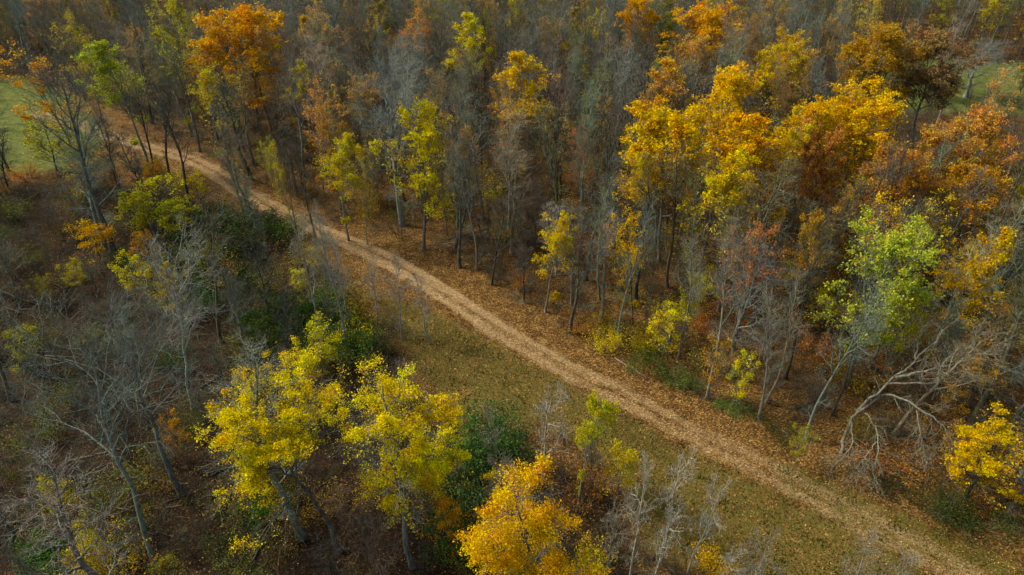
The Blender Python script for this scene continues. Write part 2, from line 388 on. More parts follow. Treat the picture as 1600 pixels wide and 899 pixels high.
# ------------------------------------------------------------------ prototypes (meshes only), each (trunk, crown, height, radius)
PR = {}
def proto(key, h, R, n, base_seed, **kw):
    PR[key] = []
    for i in range(n):
        tm, cm = make_tree(key, base_seed + i, h=h, R=R, **kw); zz = np.zeros(len(cm.vertices) * 3, np.float32); cm.vertices.foreach_get("co", zz)
        zz = zz.reshape(-1, 3); rr = np.hypot(zz[:, 0], zz[:, 1])
        PR[key].append((tm, cm, float(np.percentile(zz[:, 2], 99.7)), float(np.percentile(rr, 96))))
proto('bare', 20, 3.4, 7, 100, limbs=12, l2=6, l3=5, l4=3, cs=.45, ang=(18, 44), twig=.013, shape='fan', trunk_r=.23, low=4)
proto('bare_big', 22, 5.8, 3, 130, limbs=16, l2=7, l3=6, l4=5, cs=.32, ang=(24, 54), twig=.014, shape='fan', trunk_r=.36, low=4)
proto('bare_thin', 12, 1.9, 4, 150, limbs=14, l2=6, l3=5, l4=4, cs=.30, ang=(22, 52), twig=.013, shape='fan', trunk_r=.13, low=3, wob=.05)
proto('gnarly', 11, 2.4, 4, 170, limbs=11, l2=6, l3=4, l4=3, cs=.36, ang=(30, 70), twig=.017, shape='fan', trunk_r=.19, low=3, wob=.11, bn=.24, up=.04)
proto('wide', 17, 5.0, 2, 280, limbs=18, l2=7, l3=6, nleaf=17000, cs=.24, lsize=.12, spread=.22, trunk_r=.3, ang=(35, 72), gap=.35)
proto('full', 19, 4.6, 6, 200, limbs=17, l2=8, l3=6, nleaf=24000, cl=1.0, cs=.36, lsize=.125, spread=.22, trunk_r=.24, ang=(30, 62), gap=.06)
proto('tall', 21, 3.8, 4, 230, limbs=15, l2=7, l3=6, nleaf=9500, cs=.46, lsize=.12, spread=.22, trunk_r=.21, ang=(26, 55), gap=.25, low=2)
proto('sparse', 19, 4.0, 4, 260, limbs=15, l2=7, l3=6, nleaf=3800, cs=.38, lsize=.115, spread=.22, trunk_r=.19, ang=(26, 55), gap=.35, low=3)
proto('young', 7, 2.0, 4, 290, limbs=14, l2=6, l3=5, nleaf=3000, cs=.22, lsize=.085, spread=.20, trunk_r=.07, ang=(35, 70), gap=.25, wob=.05, twig=.008)
for key, n, seed, kw in (('brush', 4, 400, dict()), ('green_brush', 3, 420, dict(nleaf=3000, lsize=.09, spread=.20)), ('yellow_brush', 3, 440, dict(nleaf=2200, lsize=.085, spread=.2)), ('ivy', 3, 480, dict(nleaf=1300, lsize=.085, spread=.16, stems=9)), ('leafy_brush', 3, 460, dict(nleaf=1100, lsize=.085, spread=.22))):
    PR[key] = [(*make_shrub(key, seed + i, **kw), 2.6, 2.0) for i in range(n)]

def place(kind, name, key, pos, h, R, color, label, cat, group=None, tilt=0, bark=(.16, .15, .135), var=None, rot=None, lean=0.02, crown_name="crown", trunk_name="trunk"):
    tm, cm, ph, pr = PR[key][RND.randrange(len(PR[key])) if var is None else var % len(PR[key])]
    r = bpy.data.objects.new(name, None); COL.objects.link(r); r.empty_display_size = .5
    r.location = pos; r.rotation_euler = (RND.gauss(0, lean), RND.gauss(0, lean) + math.radians(tilt), RND.random() * 6.28 if rot is None else rot)
    r.scale = (R / pr, R / pr, h / ph)
    tag(r, label, cat, group)
    put(trunk_name, tm, r, bark); put(crown_name, cm, r, color if color else bark)
    return r
RND = random.Random(7)
def jit(c, s=.12): 
    k = 1 + RND.gauss(0, s); return tuple(max(.005, x * k * (1 + RND.gauss(0, s * .4))) for x in c)

GOLD, YEL, ORA, RUST, RED, TAN = (.60, .37, .030), (.56, .45, .040), (.62, .32, .040), (.54, .31, .095), (.48, .225, .090), (.30, .21, .085)
YG, GRN, DGRN, OLIVE = (.40, .36, .035), (.15, .24, .045), (.035, .085, .022), (.22, .20, .035)
GREY, TEAL, BROWN, PALE, DARKB = (.235, .235, .190), (.175, .225, .190), (.175, .145, .100), (.36, .35, .27), (.070, .066, .050)

def at_top(u, v, h):
    z = h
    for _ in range(8):
        p = plane(u, v, z); z = float(height(p[0], p[1])) + h
    p = plane(u, v, z); return np.array([p[0], p[1], float(height(p[0], p[1]))])
def h_from(base, vtop):
    """height of a tree standing at base whose top is seen on photo row vtop"""
    lo, hi = 1., 40.
    for _ in range(30):
        m = (lo + hi) / 2
        if proj(base[0], base[1], base[2] + m)[1] > vtop: lo = m
        else: hi = m
    return m
def width_m(pos, z, px): return px / F * (pos[1] * CP - (z - H_CAM) * SP)
MARKS = []      # (label, u, v) of the individually described trees and bushes
TAKEN = []      # (x, y, keep-clear radius)
def hero(name, key, u, vtop, h, wpx, color, label, base_v=None, bark=GREY, cat="tree", group=None, clear=2.5, **kw):
    """u, vtop: crown top in the photo; h in metres, or base_v: row where the trunk meets the ground (u is then the base column)"""
    if base_v is not None: pos = ground(u, base_v); h = h_from(pos, vtop)
    else: pos = at_top(u, vtop, h)
    R = width_m(pos, pos[2] + h * .75, wpx) / 2
    TAKEN.append((pos[0], pos[1], clear)); MARKS.append((label, *proj(pos[0], pos[1], pos[2] + h * .75)))
    return place('', name, key, pos, h, R, color, label, cat, group, bark=bark, **kw)

# ------------------------------------------------------------------ trees picked out one by one
hero('orange_tree', 'full', 330, 12, 22, 175, ORA, "large round orange tree, the biggest orange crown at upper left", bark=TEAL)
hero('orange_tree', 'sparse', 440, 30, 20, 95, RUST, "thin rusty orange tree touching the right side of the big orange crown at upper left")
hero('rust_tree', 'sparse', 505, 18, 19, 95, RUST, "thin rust red crown between the big orange tree and the tall grey tree")
hero('yellow_green_tree', 'sparse', 250, -4, 23, 85, YG, "tall narrow yellow green tree at the top edge left of the big orange crown", bark=TEAL)
hero('yellow_green_tree', 'tall', 172, 58, 20, 100, (.36, .37, .045), "bright lime green tree with a ragged crown near the top left corner", bark=TEAL)
hero('orange_tree', 'sparse', 66, 62, 21, 135, ORA, "sparse light orange tree at the left edge above the green meadow", bark=TEAL)
hero('yellow_tree', 'sparse', 100, 8, 20, 90, (0.420, 0.314, 0.040), "thin dull yellow crown in the top left corner")
hero('yellow_tree', 'tall', 715, 24, 20, 78, YEL, "small bright lemon yellow crown right beside the tall grey tree at top centre", clear=3)
hero('golden_tree', 'tall', 806, 90, 20, 105, GOLD, "isolated golden tree above the picture centre, surrounded by bare trees", bark=GREY, clear=3)
hero('yellow_tree', 'wide', 662, 172, 20, 165, (.56, .45, .035), "yellow tree with a thick double trunk standing at the far edge of the trail", base_v=390, bark=(.13, .125, .10), clear=4, rot=0., tilt=7)
hero('orange_tree', 'full', 1114, 14, 20, 125, (0.620, 0.314, 0.025), "round orange gold tree at the top edge right of centre")
hero('orange_tree', 'full', 1000, -6, 18, 70, ORA, "orange crown cut off by the top edge, middle of the photo")
hero('rust_tree', 'sparse', 650, 0, 18, 60, RUST, "small rust red crown above the tall grey tree at the top edge")
hero('orange_tree', 'tall', 1025, 98, 19, 95, (0.550, 0.280, 0.050), "soft orange tree left of the row of golden crowns, lighter at its top")
hero('golden_tree', 'full', 1150, 112, 21, 120, (0.680, 0.414, 0.025), "brilliant golden tree with two rounded lobes, the tallest crown of the golden cluster")
hero('golden_tree', 'full', 1062, 166, 20, 140, (0.620, 0.403, 0.030), "golden yellow tree at the left end of the golden cluster")
hero('golden_tree', 'full', 1240, 148, 19, 110, GOLD, "golden orange crown between the two brightest trees of the golden cluster")
hero('golden_tree', 'full', 1350, 142, 20, 160, (0.660, 0.403, 0.025), "wide golden tree at the right end of the golden cluster")
hero('orange_tree', 'full', 1225, 192, 20, 180, (0.580, 0.314, 0.022), "large amber tree in the front of the golden cluster")
hero('golden_tree', 'tall', 1125, 216, 19, 130, (0.580, 0.426, 0.030), "yellow gold tree with loose foliage in the lower left of the golden cluster")
hero('rust_tree', 'full', 1296, 198, 18, 95, (0.460, 0.213, 0.060), "pinkish rust tree wedged between amber and golden crowns")
hero('golden_tree', 'sparse', 1165, 270, 17, 110, (0.500, 0.370, 0.040), "thin yellow tree in front of the amber crown")
hero('golden_tree', 'tall', 1010, 225, 17, 80, (0.520, 0.358, 0.040), "slender gold tree at the lower left of the golden cluster beside grey trees")
hero('orange_tree', 'full', 1395, 36, 20, 120, (0.420, 0.235, 0.035), "brownish orange tree near the top right clearing")
hero('tan_tree', 'full', 1480, 46, 19, 130, (0.280, 0.170, 0.070), "broad tan brown tree beside the green clearing at upper right")
hero('yellow_tree', 'sparse', 1398, -8, 20, 85, (0.500, 0.381, 0.060), "pale yellow crown at the top edge above the brownish orange tree")
hero('rust_tree', 'full', 1475, 190, 18, 110, (0.50, 0.27, 0.065), "rust orange tree below the upper right clearing")
hero('rust_tree', 'full', 1565, 175, 19, 110, (0.52, 0.26, 0.070), "coral red tree at the right edge below the green clearing")
hero('rust_tree', 'full', 1430, 242, 17, 130, (0.480, 0.224, 0.045), "low wide orange rust tree right of the golden cluster")
hero('orange_tree', 'full', 1550, 268, 16, 120, (0.460, 0.235, 0.035), "dark orange tree at the right edge beneath the coral red one")
hero('golden_tree', 'young', 1188, 78, 15, 42, (0.400, 0.269, 0.035), "small dull gold crown just below the round orange gold tree at top")
hero('red_tree', 'young', 1178, 40, 15, 30, RED, "little red crown beside the round orange gold tree at the top edge")
hero('orange_tree', 'tall', 1300, 332, 15, 84, (.58, .34, .06), "small salmon orange crown touching the top left of the green tree")
hero('green_tree', 'wide', 1322, 344, 19, 165, (.38, .40, .055), "bright green tree turning yellow at its right side, the only green crown on the right", base_v=600, bark=TEAL, clear=4)
hero('yellow_tree', 'young', 1432, 446, 12, 62, (0.500, 0.450, 0.030), "yellow tipped small tree at the lower right foot of the green crown", bark=TEAL)
hero('orange_tree', 'tall', 1532, 345, 18, 110, (0.480, 0.291, 0.030), "orange gold tree with grey branches near the right edge, middle height")
hero('red_tree', 'sparse', 1190, 328, 17, 165, (0.420, 0.157, 0.060), "wide faded red tree with thin leaves left of the green tree")
hero('red_tree', 'sparse', 915, 195, 15, 80, (0.380, 0.149, 0.065), "small faded red crown among bare trees right of centre")
hero('golden_tree', 'tall', 852, 326, 13, 90, (0.560, 0.403, 0.030), "slim golden tree at the trail's far edge, centre of the photo", base_v=488, clear=3)
hero('yellow_tree', 'young', 1088, 415, 10, 62, (0.400, 0.358, 0.030), "dull yellow young tree in the woods right of centre")
hero('yellow_tree', 'young', 1045, 478, 7, 66, YEL, "bright yellow young tree under the bare trunks near the trail's far edge")
hero('yellow_tree', 'young', 1163, 548, 7, 56, (0.560, 0.493, 0.030), "bright yellow young tree beside the ivy strip at the trail's far edge")
hero('orange_tree', 'young', 1135, 528, 7, 60, (0.480, 0.269, 0.050), "pale orange young tree next to the bright yellow one at the trail's edge")
hero('golden_tree', 'wide', 1562, 672, 8, 130, (0.580, 0.381, 0.022), "golden bushy tree at the right edge in the lower corner woods", bark=DARKB)
hero('orange_tree', 'sparse', 1500, 560, 9, 130, (0.500, 0.269, 0.030), "sparse orange tree behind the pale fallen limbs", bark=DARKB)
hero('orange_tree', 'sparse', 1580, 480, 10, 110, (0.460, 0.258, 0.035), "sparse orange tree at the right edge above the golden bush", bark=DARKB)
hero('yellow_tree', 'tall', 915, 612, 13, 100, (0.450, 0.405, 0.030), "olive yellow tree directly behind the amber crown at bottom centre", clear=2)
hero('golden_tree', 'tall', 520, 205, 15, 85, (0.460, 0.358, 0.035), "thin golden tree above the trail left of centre")
hero('golden_tree', 'sparse', 555, 235, 13, 70, (0.500, 0.370, 0.035), "loose golden tree right beside the thin golden one above the trail")
hero('yellow_tree', 'sparse', 430, 210, 14, 60, (0.440, 0.336, 0.040), "thin dull gold tree near the bend of the trail")
hero('yellow_tree', 'young', 232, 285, 8, 110, (0.380, 0.342, 0.030), "wide yellow understory tree on the dark bank below the meadow", bark=DARKB)
hero('yellow_tree', 'young', 190, 300, 7, 70, (0.340, 0.306, 0.035), "smaller yellow tree at the left of the wide one on the dark bank", bark=DARKB)
hero('yellow_tree', 'young', 205, 398, 6, 70, (0.460, 0.403, 0.030), "yellow sapling in front of the dark leaning trunk at left", bark=DARKB)
hero('orange_tree', 'young', 138, 346, 6, 70, (0.500, 0.269, 0.030), "orange sapling at the foot of the dark leaning trunk at left", bark=DARKB)
hero('yellow_tree', 'young', 20, 508, 7, 60, (0.320, 0.288, 0.030), "dull yellow sapling at the left edge, middle height", bark=DARKB)
hero('yellow_tree', 'young', 66, 745, 6, 52, (0.480, 0.381, 0.030), "thin yellow sapling in the bottom left woods", bark=DARKB)
hero('yellow_tree', 'young', 130, 806, 5, 50, (0.460, 0.370, 0.030), "small yellow sapling near the log at bottom left", bark=DARKB)
hero('yellow_tree', 'young', 465, 420, 4, 32, (0.550, 0.482, 0.030), "tiny bright yellow tree beside the side path")
hero('yellow_tree', 'young', 486, 502, 7, 74, (0.460, 0.414, 0.030), "yellow young tree behind the big yellow tree at bottom, beside green bushes")
hero('orange_tree', 'young', 700, 770, 7, 50, (0.520, 0.258, 0.030), "little orange tree between the two big yellow crowns at bottom centre", bark=DARKB)
hero('yellow_tree', 'young', 1262, 660, 5, 40, (0.340, 0.306, 0.030), "small olive sapling near the forest edge below the green tree")
hero('yellow_tree', 'young', 272, 318, 6, 70, (0.360, 0.324, 0.030), "yellow young tree at the right of the wide one on the dark bank", bark=DARKB)
hero('orange_tree', 'young', 300, 262, 6, 50, (0.400, 0.302, 0.035), "ochre young tree between the bank and the bend of the trail", bark=DARKB)
hero('yellow_tree', 'young', 60, 190, 8, 90, (0.360, 0.324, 0.035), "yellow olive young tree standing on the green meadow at left", bark=DARKB)
hero('yellow_tree', 'sparse', 320, 95, 18, 90, (0.440, 0.336, 0.035), "thin ochre tree just below the big orange crown at upper left")
hero('yellow_tree', 'young', 110, 225, 7, 70, (0.340, 0.306, 0.035), "dull yellow young tree at the meadow's lower edge")
hero('bare_tree', 'bare_big', 1508, 62, 17, 100, None, "grey bare tree with spreading branches standing on the upper right green clearing", base_v=152, bark=(.24, .25, .23))
hero('olive_tree', 'young', 1470, 108, 5, 46, (.12, .11, .035), "small dark olive tree on the upper right green clearing", base_v=155, bark=DARKB)
hero('olive_tree', 'young', 1590, 92, 9, 50, (.13, .13, .035), "dark olive tree at the right edge of the upper right clearing", base_v=142, bark=DARKB)
# big grey tree upper middle, slim bare trees by the trail, bare trees in front
hero('bare_tree', 'bare_big', 628, 40, 24, 150, None, "tallest grey bare tree with a wide feathery crown at upper centre", base_v=352, bark=(.24, .27, .25), clear=5)
hero('bare_tree', 'bare_big', 165, 170, 24, 120, None, "big bare tree with a thick teal grey trunk beside the meadow at left", base_v=388, bark=TEAL, clear=3)
hero('bare_tree', 'bare', 14, 120, 18, 60, None, "dark crooked bare tree at the left edge standing on the green meadow", base_v=268, bark=DARKB, clear=3)
for u, bv, tv, w_, lb in [(520, 462, 318, 44, "slim pale bare tree first from the left in the row below the trail"),
                          (547, 520, 372, 46, "slim bare tree with a dark trunk second in the row below the trail"),
                          (590, 512, 400, 40, "thin dark bare tree third in the row below the trail"),
                          (628, 530, 402, 46, "pale bare tree with forked stems fourth in the row below the trail"),
                          (672, 538, 420, 42, "pale straight bare tree standing alone on the grass below the trail"),
                          (500, 520, 320, 46, "tall thin bare tree at the left end of the row below the trail")]:
    hero('bare_tree', 'gnarly', u, tv, 10, w_ * 1.25, None, lb, base_v=bv, bark=(.34, .32, .265), clear=2)
for u, tv, h_, w_, lb in [(852, 588, 12, 70, "pale twisted bare tree standing in the clearing beside the olive yellow tree"),
                          (1068, 690, 13, 84, "pale bare tree in the lower clearing, left of a matching smaller one"),
                          (1108, 742, 11, 70, "whitish bare tree with curved branches in the lower clearing near the bottom edge"),
                          (1010, 728, 12, 74, "brown grey bare tree left of the pale ones in the lower clearing"),
                          (960, 770, 11, 60, "thin brown bare tree between the amber tree and the lower clearing"),
                          (1040, 800, 9, 60, "short brown bare tree at the foot of the pale ones in the lower clearing"),
                          (1150, 850, 7, 50, "little brown bare tree right of the whitish one near the bottom edge"),
                          (1195, 838, 9, 84, "low grey bare crown at the bottom edge in the grass"),
                          (1360, 842, 8, 76, "small grey bare crown at the bottom edge, left of the wider one"),
                          (1420, 836, 8, 96, "wide grey bare crown at the bottom edge near the right corner"),
                          (780, 640, 8, 60, "low grey bare tree over dark green bushes at bottom centre")]:
    hero('bare_tree', 'gnarly', u, tv, h_, w_, None, lb, bark=(.44, .42, .35) if 'pale' in lb or 'whitish' in lb else (.28, .25, .195), clear=2)
for u, bv, tv, w_, bk, lb in [(300, 332, 135, 60, DARKB, "dark slim leaning tree crossing in front of the trail bend at left"),
                          (248, 288, 105, 60, DARKB, "dark slim tree standing just below the trail near the lime green tree"),
                          (388, 326, 190, 50, BROWN, "brown slim tree at the lower trail edge above the dark green bushes"),
                          (494, 386, 205, 60, DARKB, "dark slim tree below the trail under the thin golden tree"),
                          (464, 372, 225, 50, BROWN, "thin brown tree below the trail left of the dark slim one"),
                          (212, 362, 150, 50, DARKB, "dark slim tree rising through the wide yellow tree on the bank"),
                          (545, 560, 330, 66, GREY, "taller grey tree behind the sprawling yellow crown below the trail"),
                          (1186, 655, 440, 95, GREY, "grey bare tree standing right at the trail edge below the faded red tree"),
                          (1258, 687, 405, 120, TEAL, "tall teal grey bare tree at the trail edge left of the green tree"),
                          (1105, 622, 330, 90, GREY, "tall thin bare tree with a straight trunk at the ivy strip"),
                          (1060, 560, 350, 80, GREY, "grey bare tree behind the bright yellow young tree"),
                          (965, 545, 300, 90, TEAL, "bare tree at the forest edge above the small yellow bush"),
                          (745, 420, 200, 90, GREY, "bare tree at the forest edge between the yellow tree and the slim golden one"),
                          (893, 478, 290, 80, GREY, "bare tree just right of the slim golden tree at the trail edge"),
                          (940, 500, 318, 80, (0.250, 0.250, 0.240), "silver grey bare tree two trunks right of the slim golden tree"),
                          (1300, 650, 420, 85, DARKB, "dark leaning bare tree between the teal grey tree and the green one")]:
    hero('bare_tree', 'bare', u, tv, 10, w_, None, lb, base_v=bv, bark=bk, clear=2)

# ------------------------------------------------------------------ custom trees in the foreground
def custom(name, label, color, bark, path_px, seed, lean_pts=None, **kw):
    """path_px: (u, v, height above the base) along the trunk"""
    b = ground(path_px[0][0], path_px[0][1]); MARKS.append((label, path_px[-1][0], (path_px[-1][1] or 540) + 60))
    pts = [np.array([0, 0, -.4])]
    for (u, v, z) in path_px[1:]:
        if v is None:       # same distance as the foot, at photo column u
            dep = b[1] * CP - (b[2] + z - H_CAM) * SP; pts.append(np.array([(u - 800) / F * dep - b[0], 0, z]))
        else: pts.append(plane(u, v, b[2] + z) - b)
    tm, cm = make_tree(name, seed, trunk_path=pts, **kw)
    r = bpy.data.objects.new(name, None); COL.objects.link(r); r.location = b; tag(r, label, "tree")
    put("trunk", tm, r, bark); put("crown", cm, r, color or bark); TAKEN.append((b[0], b[1], 3)); return r
custom('yellow_tree', "large sprawling bright yellow tree at the bottom left, its bare lower trunk leaning left", (.64, .49, .032), (.11, .105, .085),
       [(532, 862, 0), (510, None, 3.6), (478, None, 7.4), (446, None, 10.4), (418, None, 13.2)], 501,
       h=16, R=4.4, cs=.52, limbs=14, l2=9, l3=8, nleaf=52000, cl=2.8, lsize=.060, spread=.17, trunk_r=.22, ang=(40, 78), gap=.25, up=.05)
custom('yellow_tree', "tall bright yellow tree at bottom centre, right of the sprawling one", (.64, .50, .032), (.17, .17, .15),
       [(645, 885, 0), (634, None, 4.4), (622, None, 9.2), (610, None, 13.6), (598, None, 17.8)], 502,
       h=17, R=3.0, cs=.32, limbs=18, l2=9, l3=8, nleaf=50000, cl=2.6, lsize=.060, spread=.17, trunk_r=.24, ang=(35, 72), gap=.25, up=.05)
bb = at_top(842, 745, 17)
tm, cm = make_tree('golden_tree', 503, h=16.3, R=2.7, cs=.22, limbs=20, l2=9, l3=8, nleaf=48000, lsize=.056, spread=.17, trunk_r=.24, ang=(35, 72), gap=.22, up=.05)
r = bpy.data.objects.new('golden_tree', None); COL.objects.link(r); r.location = bb; tag(r, "amber orange tree with a pointed crown at the bottom centre, the nearest tree", "tree")
put("trunk", tm, r, (.17, .17, .15)); put("crown", cm, r, (.66, .375, .030)); TAKEN.append((bb[0], bb[1], 3))
custom('bare_tree', "large teal grey bare tree leaning over the bottom left woods", None, (.145, .18, .155),
       [(246, 893, 0), (222, 812, 4), (196, 740, 7.6), (166, 668, 11), (150, 610, 13.5), (140, 545, 16)], 504,
       h=17, R=5.8, cs=.42, limbs=13, l2=6, l3=6, l4=4, bn=.16, twig=.012, trunk_r=.20, ang=(30, 62), up=.05)
custom('bare_tree', "dark trunked bare tree right behind the leaning teal grey one", None, (.12, .12, .105),
       [(285, 775, 0), (262, 720, 3.4), (238, 665, 6.6), (215, 600, 10.5), (203, 520, 15)], 505,
       h=17, R=5.0, cs=.45, limbs=12, l2=6, l3=6, l4=3, bn=.15, twig=.014, trunk_r=.26, ang=(28, 60), up=.06)
custom('bare_tree', "pale grey bare tree with an open crown left of the big yellow tree", None, (.27, .28, .25),
       [(300, 640, 0), (294, 590, 3), (285, 530, 6.5), (275, 470, 10), (262, 400, 14)], 506,
       h=14, R=4.0, cs=.35, limbs=14, l2=6, l3=6, l4=3, bn=.15, twig=.014, trunk_r=.15, ang=(28, 60), up=.06)
custom('bare_tree', "tall dark straight trunk with little crown on the bank at left", None, (.11, .11, .095),
       [(176, 392, 0), (150, 320, 6.5), (128, 250, 12.5), (112, 185, 18), (100, 140, 21)], 507,
       h=21, R=4.2, cs=.5, limbs=12, l2=7, l3=6, l4=4, twig=.014, trunk_r=.33, ang=(25, 55))
custom('bare_tree', "dead broken trunk leaning in the bottom left corner", None, (.13, .12, .10),
       [(20, 880, 0), (8, 830, 2.5), (0, 800, 4.2)], 508, h=5, R=1.6, cs=.6, limbs=5, l2=3, l3=3, l4=2, trunk_r=.2, ang=(40, 80))

def sweep(rng, pts, r0, r1, n=18, jitter=.05):
    P = np.array(pts, float); m = len(P); tt = np.linspace(0, m - 1, n); i = np.minimum(tt.astype(int), m - 2); f = (tt - i)[:, None]
    Pm = np.vstack([2 * P[0] - P[1], P, 2 * P[-1] - P[-2]])
    a, b_, c, d = Pm[i], Pm[i + 1], Pm[i + 2], Pm[i + 3]
    X = .5 * (2 * b_ + (c - a) * f + (2 * a - 5 * b_ + 4 * c - d) * f ** 2 + (3 * b_ - a - 3 * c + d) * f ** 3)
    X[1:-1] += rng.normal(0, jitter, (n - 2, 3)); return X[None], np.linspace(r0, r1, n)[None]
def dead_tree():
    """bleached storm-broken tree with arching limbs at the right edge of the woods"""
    rng = np.random.default_rng(77); b = ground(1314, 708); T, C = Acc(), Acc()
    def q(u, v, z): return plane(u, v, b[2] + z) - b
    main = [np.array([0, 0, -.3]), q(1328, 665, 2.2), q(1352, 630, 4.2), q(1400, 590, 6.6), (q(1455, 540, 9.0)), q(1500, 488, 11.5)]
    P, R_ = sweep(rng, main, .17, .04, 24, .09); T.add(*tubes(P, R_, 8))
    limbs = [([q(1340, 645, 3.4), q(1385, 618, 5.0), q(1440, 640, 5.4), q(1480, 675, 4.8), q(1505, 715, 3.6)], .13),
             ([q(1336, 640, 3.0), q(1362, 655, 3.6), q(1372, 690, 3.0), q(1368, 730, 1.6), q(1362, 765, .5)], .10),
             ([q(1330, 650, 2.6), q(1332, 690, 2.2), q(1318, 715, 1.2), q(1300, 727, .4)], .08),
             ([q(1432, 642, 5.3), q(1440, 685, 4.4), q(1450, 718, 3.2)], .06),
             ([q(1400, 590, 6.6), q(1450, 578, 8.2), q(1520, 560, 9.2), q(1590, 520, 10.2)], .12),
             ([q(1385, 600, 6.0), q(1470, 598, 7.2), q(1540, 592, 7.8), q(1600, 570, 8)], .10),
             ([q(1372, 690, 3.0), q(1350, 720, 1.8), q(1345, 745, .8)], .05),
             ([q(1430, 560, 8.0), q(1440, 520, 9.8), q(1470, 490, 11.2)], .08)]
    Ps, Rs = [], []
    for pts, r0 in limbs:
        P1, R1 = sweep(rng, pts, r0, .025, 18, .06); T.add(*tubes(P1, R1, 6)); Ps.append(P1[0]); Rs.append(R1[0])
    Ps.append(P[0][6:]); Rs.append(R_[0][6:])
    Ps = np.stack(Ps); Rs = np.stack(Rs); L = np.full(len(Ps), 4.)
    p, D, rr, t, par = spawn(rng, Ps, Rs, L, 22, .2, 1, 30, 70)
    L1 = .7 + 1.6 * rng.random(len(t)); P1, R1 = grow(rng, p, D, L1, 7, .16, -.06, np.minimum(rr * .6, .035), np.full(len(t), .013)); C.add(*tubes(P1, R1, 4))
    p, D, rr, t, par = spawn(rng, P1, R1, L1, 7, .1, 1, 25, 60)
    L2 = L1[par] * .5; P2, R2 = grow(rng, p, D, L2, 4, .2, -.05, np.full(len(t), .015), np.full(len(t), .007)); C.add(*tubes(P2, R2, 3))
    r = bpy.data.objects.new("dead_tree", None); COL.objects.link(r); r.location = b
    tag(r, "bleached broken dead tree with long arching limbs drooping to the trail edge at lower right", "tree")
    put("trunk", T.mesh("dead_trunk", [BARK]), r, (.215, .205, .155)); put("crown", C.mesh("dead_crown", [BARK]), r, (.20, .185, .135))
    TAKEN.append((b[0], b[1], 4)); TAKEN.append((b[0] + 3, b[1] + 4, 3))
dead_tree()

# ------------------------------------------------------------------ green and yellow bushes picked out one by one
def bush(name, key, u, v, wpx, h, color, label, group=None):
    pos = ground(u, v); R = width_m(pos, pos[2] + h / 2, wpx) / 2
    if not group: MARKS.append((label, u, v))
    place('', name, key, pos, h, R, color, label, "bush", group, bark=(.10, .085, .065), lean=.05, trunk_name="stem", crown_name="foliage")
G1 = "dark green bushes on the bank below the trail"
for u, v, w_, h_ in [(330, 350, 60, 2.2), (370, 372, 70, 2.6), (405, 390, 64, 2.2), (300, 375, 60, 2.4), (345, 410, 70, 2.5), (290, 420, 60, 2), (330, 450, 64, 2.2), (380, 440, 56, 2.0), (440, 375, 50, 1.8), (265, 345, 60, 2), (420, 350, 44, 1.6), (310, 490, 60, 2)]:
    bush('green_bush', 'green_brush', u, v, w_ * 1.1, h_, jit((.050, .085, .030), .3), "dark green leafy bush, one of the mass on the shady bank left of the trail", G1)
G2 = "green bushes where the side path leaves the trail"
for u, v, w_, h_ in [(430, 505, 60, 2.2), (470, 500, 60, 2.4), (510, 490, 50, 2), (530, 540, 60, 2.6), (490, 545, 60, 2.2), (420, 545, 60, 2), (560, 560, 50, 2.4), (400, 520, 40, 1.6)]:
    bush('green_bush', 'green_brush', u, v, w_ * 1.1, h_, jit((.050, .100, .024), .3), "fresh green leafy bush, one of the clump behind the two big yellow trees", G2)
G3 = "green bushes between the big yellow tree and the amber tree"
for u, v, w_, h_ in [(735, 715, 80, 3.4), (770, 735, 80, 3.2), (725, 780, 80, 3.2), (765, 800, 80, 3), (715, 850, 70, 2.6), (795, 690, 50, 2.4)]:
    bush('green_bush', 'green_brush', u, v, w_ * 1.1, h_, jit((.048, .098, .030), .25), "dark green bush, one of the clump between the tall yellow and amber trees", G3)
G4 = "low ivy bushes along the far edge of the trail"
for u, v, w_, h_ in [(995, 572, 34, .8), (1018, 584, 36, .9), (1040, 592, 34, .8), (1062, 602, 36, .8), (1085, 612, 30, .7), (1012, 566, 26, 1.0), (1140, 640, 34, .8), (1160, 652, 30, .8)]:
    bush('green_bush', 'ivy', u + RND.uniform(-8, 8), v + RND.uniform(-5, 5), w_ * 1.2, h_ * RND.uniform(.8, 2.0), jit((.065, .115, .022), .3), "low bright green bush, one of the strip at the far trail edge", G4)
G5 = "dark green bushes at the lower right forest edge"
for u, v, w_, h_ in [(1440, 792, 60, 1.4), (1480, 800, 60, 1.5), (1510, 812, 60, 1.4), (1545, 822, 60, 1.5), (1580, 830, 60, 1.6), (1228, 680, 46, .9), (1395, 765, 46, 1.0)]:
    bush('green_bush', 'ivy', u + RND.uniform(-10, 10), v + RND.uniform(-8, 6), w_ * 1.2, h_ * RND.uniform(.7, 1.7), jit((.055, .075, .018), .3), "dark olive green low bush, one of those along the lower right forest edge", G5)
bush('green_bush', 'green_brush', 425, 800, 60, 1.6, (.05, .14, .02), "single fresh green bush on the brown woodland floor at bottom left")
bush('green_bush', 'green_brush', 55, 890, 80, 1.2, (.05, .14, .02), "bright green low bush in the bottom left corner")
bush('yellow_bush', 'yellow_brush', 945, 548, 40, 2.0, (.62, .47, .03), "small round bright yellow bush alone at the trail's far edge")
bush('yellow_bush', 'yellow_brush', 1010, 545, 40, 2.0, (.44, .34, .03), "duller yellow bush right of the small round yellow one")
bush('yellow_bush', 'yellow_brush', 268, 430, 50, 2.2, (.34, .30, .03), "olive yellow bush beside the dark green ones at left")
bush('yellow_bush', 'yellow_brush', 335, 430, 30, 2.6, (.44, .36, .04), "narrow yellow bush in the dark green mass at left")
bush('yellow_bush', 'yellow_brush', 565, 545, 50, 2.4, (.48, .42, .03), "yellow bush at the foot of the slim bare trees below the trail")
